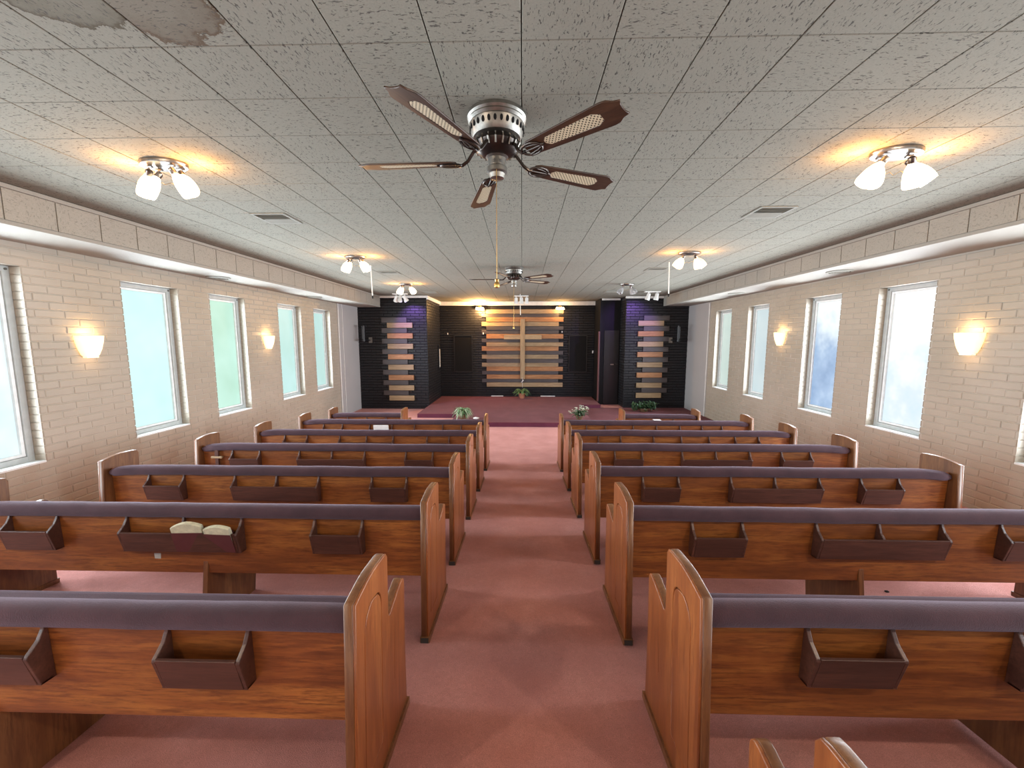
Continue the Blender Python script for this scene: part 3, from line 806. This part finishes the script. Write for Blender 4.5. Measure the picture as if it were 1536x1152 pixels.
# ------------------------------------------------------------------ ceiling fans
def make_fan(base_angle, label, chain_z, z_blade, angles=None):
    f_ = thing('ceiling_fan', label, 'ceiling fan', (0, 0, ZC), group='ceiling fans over the aisle')
    S_ = z_blade - ZC            # blade plane below the ceiling (negative)
    MB().lathe([(.158, 0), (.160, -.018), (.152, -.028), (.156, -.036), (.146, -.048), (.150, -.055), (.140, -.10), (.128, -.118), (.10, -.125)], 40).build('canopy', M['pewter'], f_, smooth=True)
    v = MB()
    for k in range(28):
        a = 2 * PI * k / 28
        mt = Matrix.Rotation(a, 4, 'Z') @ Matrix.Translation((.1462, 0, -.078)) @ Matrix.Rotation(PI / 2, 4, 'Y')
        v.lathe([(.0078, -.002), (.0078, .002)], 10, mt @ Matrix.Diagonal((2.0, 1, 1, 1)))
    v.build('pierced_band', M['black'], f_)
    MB().lathe([(.10, -.12), (.118, -.135), (.125, -.155), (.112, -.185), (.080, -.205), (.06, -.215)], 32).build('motor', M['dark_metal'], f_, smooth=True)
    rib_ = MB()
    for k in range(20):
        a = 2 * PI * k / 20
        rib_.tube([(.121 * math.cos(a), .121 * math.sin(a), -.135), (.130 * math.cos(a), .130 * math.sin(a), -.157), (.115 * math.cos(a), .115 * math.sin(a), -.186)], .005, 5)
    rib_.build('motor_fins', M['pewter'], f_)
    MB().lathe([(.060, -.20), (.062, -.215), (.050, -.222), (.048, -.262), (.055, -.268), (.056, -.292), (.044, -.300), (.038, -.322), (.012, -.328)], 28).build('switch_housing', M['pewter'], f_, smooth=True)
    # blade: outline in (r, w), clipped scalloped tip
    out_ = [(.215, -.034), (.24, -.046), (.36, -.054), (.66, -.070), (.685, -.066), (.708, -.048), (.735, -.040), (.728, -.024), (.726, 0), (.728, .024), (.735, .040), (.708, .048), (.685, .066), (.66, .070), (.36, .054), (.24, .046), (.215, .034)]
    hole = [(.325, -.010), (.345, -.030), (.60, -.040), (.635, -.020), (.635, .020), (.60, .040), (.345, .030), (.325, .010)]
    bm_ = shape2d(out_, [hole], .008, .002, 'blade', M['blade'], lambda a, b__, w: (a, b__, w))
    cm_ = MB().prism(hole, -.0022, .0022, 'z').mesh('cane_insert', M['cane'])
    for k in range(5):
        a = math.radians(angles[k] if angles else base_angle + 72 * k)
        bo = obj('blade', bm_, f_, (0, 0, S_)); bo.rotation_euler = Matrix.Rotation(a, 3, 'Z').to_euler()
        bo.rotation_euler = (Matrix.Rotation(a, 3, 'Z') @ Matrix.Rotation(math.radians(-12), 3, 'X')).to_euler()
        bo.scale = (1.04, 1.04, 1.0); obj('cane_insert', cm_, bo)
        ir = MB(); up = .06
        ir.tube([(.085, 0, up + .02), (.12, 0, up + .0), (.155, 0, .012), (.185, 0, -.008), (.205, 0, -.008)], .009, 8)
        loop = [(.245 + .058 * math.cos(t) * (1.0), .040 * math.sin(t), -.008) for t in [2 * PI * j / 18 for j in range(19)]]
        ir.tube(loop, .0055, 6)
        ir.tube([(.20, 0, -.008), (.26, 0, -.009), (.31, 0, -.008)], .0045, 6)
        ir.tube([(.215, -.03, -.008), (.27, -.02, -.008), (.32, -.0, -.008)], .0045, 6); ir.tube([(.215, .03, -.008), (.27, .02, -.008), (.32, .0, -.008)], .0045, 6)
        ir.build('blade_iron', M['dark_metal'], bo, smooth=True)
    z1 = chain_z - ZC
    MB().tube([(0.0, -.05, -.28), (.0, -.053, -.30), (.0, -.053, z1 + .05)], .0016, 6).build('pull_chain', M['brass'], f_)
    MB().lathe([(.004, .05), (.012, .045), (.008, .034), (.016, .02), (.015, .004), (.008, 0)], 14, Matrix.Translation((0, -.053, z1))).build('pull_knob', M['brass'], f_, smooth=True)
    return f_
f1 = make_fan(-115, 'large near ceiling fan with cane-inset brown blades and pewter housing', 1.78, 2.46, [-118, -42.5, 26, 103.5, 177])
f1.location = (-.14, 2.3, ZC)
f2 = make_fan(-108, 'small-looking second ceiling fan further down the aisle towards the stage', 1.67, 2.50)
f2.location = (-.14, 6.9, ZC)

# ------------------------------------------------------------------ oval ceiling lights with four glass shades
shade_prof = [(.020, 0), (.024, -.010), (.036, -.034), (.045, -.065), (.049, -.100), (.050, -.135), (.046, -.152), (.040, -.150), (.038, -.135)]
def make_light(label, lit, heads):
    t = thing('ceiling_light', label, 'ceiling light', (0, 0, ZC), group='oval ceiling lights with glass shades')
    MB().lathe([(.155, 0), (.157, -.014), (.150, -.026), (.11, -.030), (.0, -.030)], 36, Matrix.Diagonal((1, .62, 1, 1)), cap=False).build('base_plate', M['nickel'], t, smooth=True)
    for k, (x, y, tx, ty) in enumerate(heads):
        mt = Matrix.Translation((x, y, -.026))
        arm = MB().tube([(x, y, -.02), (x, y, -.062)], .007, 8)
        arm.tube([(x - .025, y, -.030), (x + .025, y, -.030)], .010, 6)
        ao = arm.build('arm', M['nickel'], t, smooth=True)
        R_ = Matrix.Translation((x, y, -.058)) @ Matrix.Rotation(tx, 4, 'X') @ Matrix.Rotation(ty, 4, 'Y')
        MB().lathe([(.012, .012), (.021, .004), (.021, -.028), (.017, -.034)], 16, R_).build('socket', M['nickel'], ao, smooth=True)
        so = MB().lathe(shade_prof, 20, R_ @ Matrix.Translation((0, 0, -.028))).build('glass_shade', M['lit_shade'] if lit in (1, 3) else M['lit_dim'] if lit == 2 else M['off_shade'], t, smooth=True)
    wr = MB().tube([(-.07, 0, -.14), (-.03, .01, -.125), (.0, -.01, -.145), (.035, .005, -.13), (.07, 0, -.145)], .0016, 5)
    wr.build('wire', M['brass'], t)
    return t
H1 = [(-.095, -.015, .35, .55), (-.07, .035, -.3, .35), (.075, -.03, .35, -.45), (.09, .03, -.3, -.6)]
lights = [(-2.465, 2.82, 1, .0, 'lit oval ceiling light nearest the camera on the left, four glass shades'),
          (2.41, 2.77, 1, .0, 'lit oval ceiling light nearest the camera on the right, four glass shades'),
          (-2.45, 5.93, 1, .0, 'lit ceiling light second along the left side, beside a hanging microphone'),
          (2.34, 5.78, 2, .0, 'lit ceiling light second along the right side, amber glass shades'),
          (-2.55, 8.85, 1, .0, 'lit ceiling light furthest along the left side, near white spotlights'),
          (-2.4, -.35, 3, .0, 'added unseen ceiling light behind the viewpoint on the left'), (2.4, -.35, 3, .0, 'added unseen ceiling light behind the viewpoint on the right'),  # this pair is added out of view to warm the near aisle
          (2.31, 9.0, 0, .0, 'unlit ceiling light with clear shades furthest along the right side')]
for x, y, lit, rz, lab in lights:
    t = make_light(lab, lit, H1); t.location = (x, y, ZC)
    if x > 0: t.rotation_euler = (0, 0, PI)
    if lit:
        for dx in (-.235, .235): point('lamp_glow', (x + dx, y, ZC - .10), {1: 7, 2: 5.5, 3: 46}[lit], (1, .46, .12) if lit < 3 else (1, .80, .60), .04)
# lit lamps on the sanctuary wall
for x, pw, lab in ((-1.36, 120, 'lit brass wall lamp left above the plank panel'), (1.22, 14, 'lit brass wall lamp right above the plank panel')):
    t = thing('wall_lamp', lab, 'lamp', (x, Y_BACK - .05, 2.50), group='brass lamps above the planks')
    MB().lathe([(.07, -.0), (.065, .03), (.03, .04)], 20, Matrix.Rotation(PI / 2, 4, 'X')).build('wall_plate', M['brass'], t, smooth=True)
    for k, dx in enumerate((-.10, -.035, .035, .10)):
        a = MB().tube([(0, -.03, 0), (dx * .6, -.09, .02), (dx, -.12, .0)], .006, 6).build('arm', M['brass'], t, smooth=True)
        MB().lathe([(.014, .03), (.022, .02), (.040, -.01), (.046, -.04), (.030, -.055), (.01, -.058)], 14, Matrix.Translation((dx, -.12, -.015 - .012 * (k % 2)))).build('glass_shade', M['lit_shade'], t, smooth=True)
    point('lamp_glow', (x, Y_BACK - .34, 2.40), pw, (1, .55, .2), .04)

# ------------------------------------------------------------------ sconces
def sconce(x, y, z, side, lab):
    t = thing('wall_sconce', lab, 'wall lamp', (x, y, z), group='glass wall sconces')
    s = -side; n = 18; prof_ = [(.072, -.155), (.085, -.145), (.112, -.08), (.132, 0), (.140, .062)]
    vs = []; fs = []
    for r_, zz in prof_:
        for k in range(n + 1):
            a = -PI / 2 + PI * k / n; vs.append((s * (.012 + r_ * .78 * math.cos(a)), r_ * math.sin(a), zz))
    for i in range(len(prof_) - 1):
        for k in range(n): fs.append((i * (n + 1) + k, i * (n + 1) + k + 1, (i + 1) * (n + 1) + k + 1, (i + 1) * (n + 1) + k))
    fs.append(tuple(range(n + 1)))
    m = MB(); m.add(vs, fs); o = m.build('glass_bowl', M['lit_sconce'], t, smooth=True)
    sd = o.modifiers.new('thick', 'SOLIDIFY'); sd.thickness = .005
    x0, x1 = sorted((0, s * .014)); MB().box(x0, x1, -.05, .05, -.12, .03).build('back_plate', M['brass'], t, bevel=.003)
    MB().lathe([(.004, -.03), (.018, -.01), (.020, .012), (.008, .028), (.002, .03)], 14, Matrix.Translation((s * .06, 0, 0))).build('bulb', M['bulb'], t, smooth=True)
    x0, x1 = sorted((0, s * .05)); MB().box(x0, x1, -.06, .06, -.175, -.155).build('bottom_cap', M['lit_sconce'], t, bevel=.004)
    point('sconce_glow', (x + s * .08, y, z + .10), 1.6, (1, .60, .26), .03)
    point('sconce_glow', (x + s * .11, y, z - .22), .35, (1, .60, .26), .03)
sconce(XL + .008, 4.17, 1.47, -1, 'lit glass sconce on the left brick wall nearest the camera')
sconce(XL + .008, 7.20, 1.49, -1, 'lit glass sconce further along the left brick wall')
sconce(XR - .008, 4.35, 1.50, 1, 'lit glass sconce on the right brick wall nearest the camera')
sconce(XR - .008, 7.45, 1.55, 1, 'lit glass sconce further along the right brick wall')

# ------------------------------------------------------------------ vents
def ceiling_vent(x, y, lab):
    w, h = .165, .17
    t = thing('ceiling_vent', lab, 'air vent', (x, y, ZC), group='square ceiling vents')
    m = MB(); m.box(-w, w, -h, -h + .02, -.010, 0); m.box(-w, w, h - .02, h, -.010, 0); m.box(-w, -w + .02, -h + .02, h - .02, -.010, 0); m.box(w - .02, w, -h + .02, h - .02, -.010, 0)
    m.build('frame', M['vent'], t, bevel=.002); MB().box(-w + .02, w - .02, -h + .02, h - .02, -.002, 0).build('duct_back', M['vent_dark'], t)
    me = MB().box(-w + .022, w - .022, -.010, .010, -.001, .001).mesh('slat', M['vent'])
    for k in range(11):
        obj('slat', me, t, (0, -h + .035 + k * .027, -.007), rot=(.5 if k < 6 else -.5, 0, 0))
for x, y, l_ in ((-2.46, 4.08, 'square ceiling vent nearest the camera on the left'), (2.345, 4.0, 'square ceiling vent nearest the camera on the right'),
                 (-2.42, 7.37, 'square ceiling vent on the left beyond the second light'), (2.33, 7.15, 'square ceiling vent on the right beyond the second light'),
                 (-2.38, 10.45, 'far left square ceiling vent by the stage'), (2.28, 10.35, 'far right square ceiling vent by the stage')):
    ceiling_vent(x, y, l_)
for x, y, z, l_ in ((-4.42, 5.80, SOF_ZL, 'round vent under the left soffit, nearer one'), (-4.42, 8.5, SOF_ZL, 'round vent under the left soffit, further one'),
                    (4.36, 5.70, SOF_ZR, 'round vent under the right soffit, nearer one'), (4.36, 8.35, SOF_ZR, 'round vent under the right soffit, further one')):
    t = thing('round_vent', l_, 'air vent', (x, y, z), group='round soffit vents')
    MB().lathe([(.15, 0), (.15, -.010), (.125, -.018), (.120, -.004)], 32, cap=False).build('rim', M['vent'], t, smooth=True)
    for r_ in (.095, .065, .035):
        MB().lathe([(r_ + .012, -.012), (r_, -.020), (r_ - .006, -.012)], 28, cap=False).build('ring', M['vent'], t, smooth=True)
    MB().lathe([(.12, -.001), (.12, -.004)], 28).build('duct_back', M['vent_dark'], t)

# ------------------------------------------------------------------ white can spotlights, microphones, brackets
def cans(x, y, lab, offs, aim):
    t = thing('track_spotlight', lab, 'spotlight', (x, y, ZC), group='white can spotlights by the stage')
    MB().box(-.20, .20, -.06, .06, -.025, 0).build('mount_plate', M['white'], t, bevel=.006)
    for dx, tx, ty in offs:
        a = MB().tube([(dx, 0, -.02), (dx, 0, -.08)], .012, 8).build('arm', M['white'], t, smooth=True)
        R_ = Matrix.Translation((dx, 0, -.085)) @ Matrix.Rotation(tx, 4, 'X') @ Matrix.Rotation(ty, 4, 'Y')
        MB().lathe([(.02, .04), (.040, .03), (.046, .0), (.046, -.06), (.062, -.09), (.062, -.135), (.050, -.13), (.045, -.11)], 18, R_).build('can_housing', M['white'], t, smooth=True)
        MB().lathe([(.046, -.10), (.046, -.104)], 16, R_).build('lens', M['frame'], t)
cans(-3.27, 10.75, 'white spotlight cluster hanging before the left brick pier', [(-.10, .5, .3), (.0, -.3, 0), (.11, .4, -.4)], None)
cans(3.32, 10.40, 'pair of white spotlights hanging before the right brick pier', [(-.09, .2, .25), (.12, .1, .2)], None)
cans(-.02, 11.35, 'white spotlight bar hanging in front of the cross', [(-.15, .1, .0), (.0, .0, 0), (.15, .1, .0)], None)
spot('purple_spot', (-3.25, 10.5, 2.48), (-3.0, 11.3, 1.8), 60, (.42, .2, 1), 80)
spot('purple_spot', (3.30, 10.6, 2.45), (3.2, 11.6, 1.9), 60, (.42, .2, 1), 80)
for x, y, z, l_ in ((-2.495, 6.65, 2.17, 'white hanging microphone on the left beside a ceiling light'), (2.317, 6.49, 2.17, 'white hanging microphone on the right beside a ceiling light'), (-.055, 11.0, 2.10, 'long white hanging microphone rod in front of the cross')):
    t = thing('hanging_microphone', l_, 'microphone', (x, y, ZC), group='hanging microphones')
    MB().tube([(0, 0, 0), (.006, 0, (z - ZC) * .5), (.012, 0, z - ZC + .04)], .009, 8).build('rod', M['white'], t, smooth=True)
    MB().lathe([(.007, .045), (.013, .03), (.013, .0), (.006, -.008)], 12, Matrix.Translation((.012, 0, z - ZC))).build('capsule', M['black'], t, smooth=True)
for x, y, sd, l_ in ((-4.42, 11.02, -1, 'black metal screen bracket beside the left pier'), (4.37, 11.25, 1, 'black metal screen bracket beside the right pier')):
    t = thing('screen_bracket', l_, 'bracket', (x, y, 1.64), group='black screen brackets')
    m = MB(); m.box(-.02, .02, -.11, -.08, -.22, .22); m.box(-.02, .02, .08, .11, -.22, .22); m.box(-.02, .02, -.08, .08, .19, .22); m.box(-.02, .02, -.08, .08, -.22, -.19)
    fo_ = m.build('frame', M['black_gloss'], t, bevel=.004); fo_.rotation_euler = (0, 0, sd * -.55)
    e0 = XL - x if sd < 0 else XR - x
    MB().tube([(0, .0, -.16), (-sd * .06, .12, -.18), (-sd * .10, (YL if sd < 0 else YR) - y + .01, -.18)], .014, 8).build('arm', M['black_gloss'], t, smooth=True)
    MB().box(-sd * .10 - .05, -sd * .10 + .05, (YL if sd < 0 else YR) - y - .03, (YL if sd < 0 else YR) - y - .006, -.26, -.10).build('wall_plate', M['nickel'], t, bevel=.003)
# dark cabinets in the sanctuary wall
for x0, x1, l_ in ((-2.24, -1.63, 'flat black board on the sanctuary wall left of the planks'), (1.53, 2.13, 'flat black board on the sanctuary wall right of the planks')):
    t = thing('wall_board', l_, 'board', ((x0 + x1) / 2, Y_BACK - .012, 1.0), group='black boards beside the planks')
    w = (x1 - x0) / 2
    MB().box(-w, w, -.03, 0, -.6, .61).build('board', M['black'], t, bevel=.004)
    m = MB(); m.box(-w, w, -.045, -.03, .585, .61); m.box(-w, w, -.045, -.03, -.6, -.575); m.box(-w, -w + .025, -.045, -.03, -.575, .585); m.box(w - .025, w, -.045, -.03, -.575, .585)
    m.build('frame', M['black_gloss'], t)
t = thing('wall_niche_light', 'narrow white strip fitting on the left side wall of the stage', 'wall lamp', (XA + .012, 12.75, .88))
MB().box(0, .03, -.07, .07, -.36, .42).build('housing', M['black_gloss'], t, bevel=.004)
MB().box(.03, .05, -.03, .02, -.29, .29).build('tube_cover', M['white'], t, bevel=.006)
for x, z, w, l_ in ((2.317, 1.07, .022, 'small white switch plate on the sanctuary wall by the doorway'), (-2.44, 1.66, .014, 'tiny white fitting on the sanctuary wall left'), (-1.265, 1.67, .014, 'tiny white spot beside the plank panel left edge'), (1.30, 1.72, .012, 'tiny white spot beside the plank panel right edge')):
    o = MB().box(-w, w, -.012, 0, -w * 2.0, w * 2.0).build('wall_plate', M['paper_white'], None, (x, Y_BACK - .066 if abs(x) < 1.4 else Y_BACK - .011, z), bevel=.002); tag(o, l_, 'switch plate')  # the two beside the planks are just tiny white blocks

# ------------------------------------------------------------------ plants
def frond(m, ang, L, rise, droop, wid, base=(0, 0, 0), n=7):
    """one arching leaf: folded strip that tapers"""
    pts = []
    for i in range(n + 1):
        t = i / n; r_ = L * t
        z = rise * math.sin(min(1, t * 1.15) * PI * .62) - droop * t * t
        pts.append((base[0] + r_ * math.cos(ang), base[1] + r_ * math.sin(ang), base[2] + z))
    pts = [(p_[0], p_[1], max(p_[2], .012)) for p_ in pts]
    nx, ny = -math.sin(ang), math.cos(ang); vs = []; fs = []
    for i, p in enumerate(pts):
        t = i / n; w = wid * math.sin(PI * min(1, t * .93 + .07)) ** .7
        vs += [(p[0] + nx * w, p[1] + ny * w, p[2] - w * .25), (p[0], p[1], p[2] + .003), (p[0] - nx * w, p[1] - ny * w, p[2] - w * .25)]
    for i in range(n):
        a = i * 3; fs += [(a, a + 1, a + 4, a + 3), (a + 1, a + 2, a + 5, a + 4)]
    m.add(vs, fs)
def pot(t, r0, r1, h, mat):
    MB().lathe([(r0, 0), (r1, h * .82), (r1 * 1.1, h * .84), (r1 * 1.1, h), (r1 * .95, h), (r1 * .93, h * .9)], 22, cap=False).build('pot', M[mat], t, smooth=True)
    MB().lathe([(r1 * .94, h * .88), (.01, h * .9)], 18).build('soil', M['soil'], t)
rnd = random.Random(4)
t = thing('potted_fern', 'bushy arching green and cream plant at the left stage corner', 'plant', (-1.40, 9.18, ZS)); pot(t, .07, .10, .15, 'basket')
for mat, cnt in (('leaf', 60), ('leaf_pale', 50)):
    m = MB()
    for k in range(cnt): frond(m, rnd.uniform(0, 2 * PI), rnd.uniform(.12, .29), rnd.uniform(.12, .24), rnd.uniform(.10, .26), rnd.uniform(.010, .018), (0, 0, .13))
    o = m.build('foliage', M[mat], t); o['kind'] = 'stuff'
t = thing('flower_arrangement', 'pale flower and leaf arrangement at the right stage corner', 'flowers', (1.36, 9.25, ZS)); pot(t, .06, .09, .12, 'basket')
m = MB()
for k in range(70): frond(m, rnd.uniform(0, 2 * PI), rnd.uniform(.08, .27), rnd.uniform(.06, .20), rnd.uniform(.0, .12), rnd.uniform(.010, .017), (0, 0, .10))
m.build('foliage', M['leaf_dark'], t)['kind'] = 'stuff'
m = MB()
for k in range(46):
    a = rnd.uniform(0, 2 * PI); r_ = rnd.uniform(.03, .24); z = .14 + rnd.uniform(.0, .22) * (1 - r_ / .4) + (.07 if math.cos(a) > 0 else 0)
    for j in range(4): frond(m, rnd.uniform(0, 2 * PI), .035, .012, .01, .010, (r_ * math.cos(a), r_ * math.sin(a) * .6, z), 2)
m.build('blossoms', M['blossom'], t)['kind'] = 'stuff'
t = thing('potted_fern', 'small fern in a terracotta pot beneath the cross', 'plant', (.0, 12.72, ZS)); pot(t, .075, .11, .17, 'terracotta')
m = MB()
for k in range(60): frond(m, rnd.uniform(0, 2 * PI), rnd.uniform(.15, .36), rnd.uniform(.06, .20), rnd.uniform(.0, .20), rnd.uniform(.010, .018), (0, 0, .15))
m.build('foliage', M['leaf'], t)['kind'] = 'stuff'
t = thing('leafy_plant', 'low dark leafy plant in front of the right brick pier', 'plant', (3.39, 10.95, Z_FLAT + .008)); pot(t, .10, .14, .10, 'basket')
m = MB()
for k in range(240): frond(m, rnd.uniform(0, 2 * PI), rnd.uniform(.05, .14), rnd.uniform(.02, .10), rnd.uniform(.0, .05), rnd.uniform(.016, .03), (rnd.uniform(-.33, .33), rnd.uniform(-.12, .12), rnd.uniform(.04, .22)), 3)
m.build('foliage', M['leaf_dark'], t)['kind'] = 'stuff'
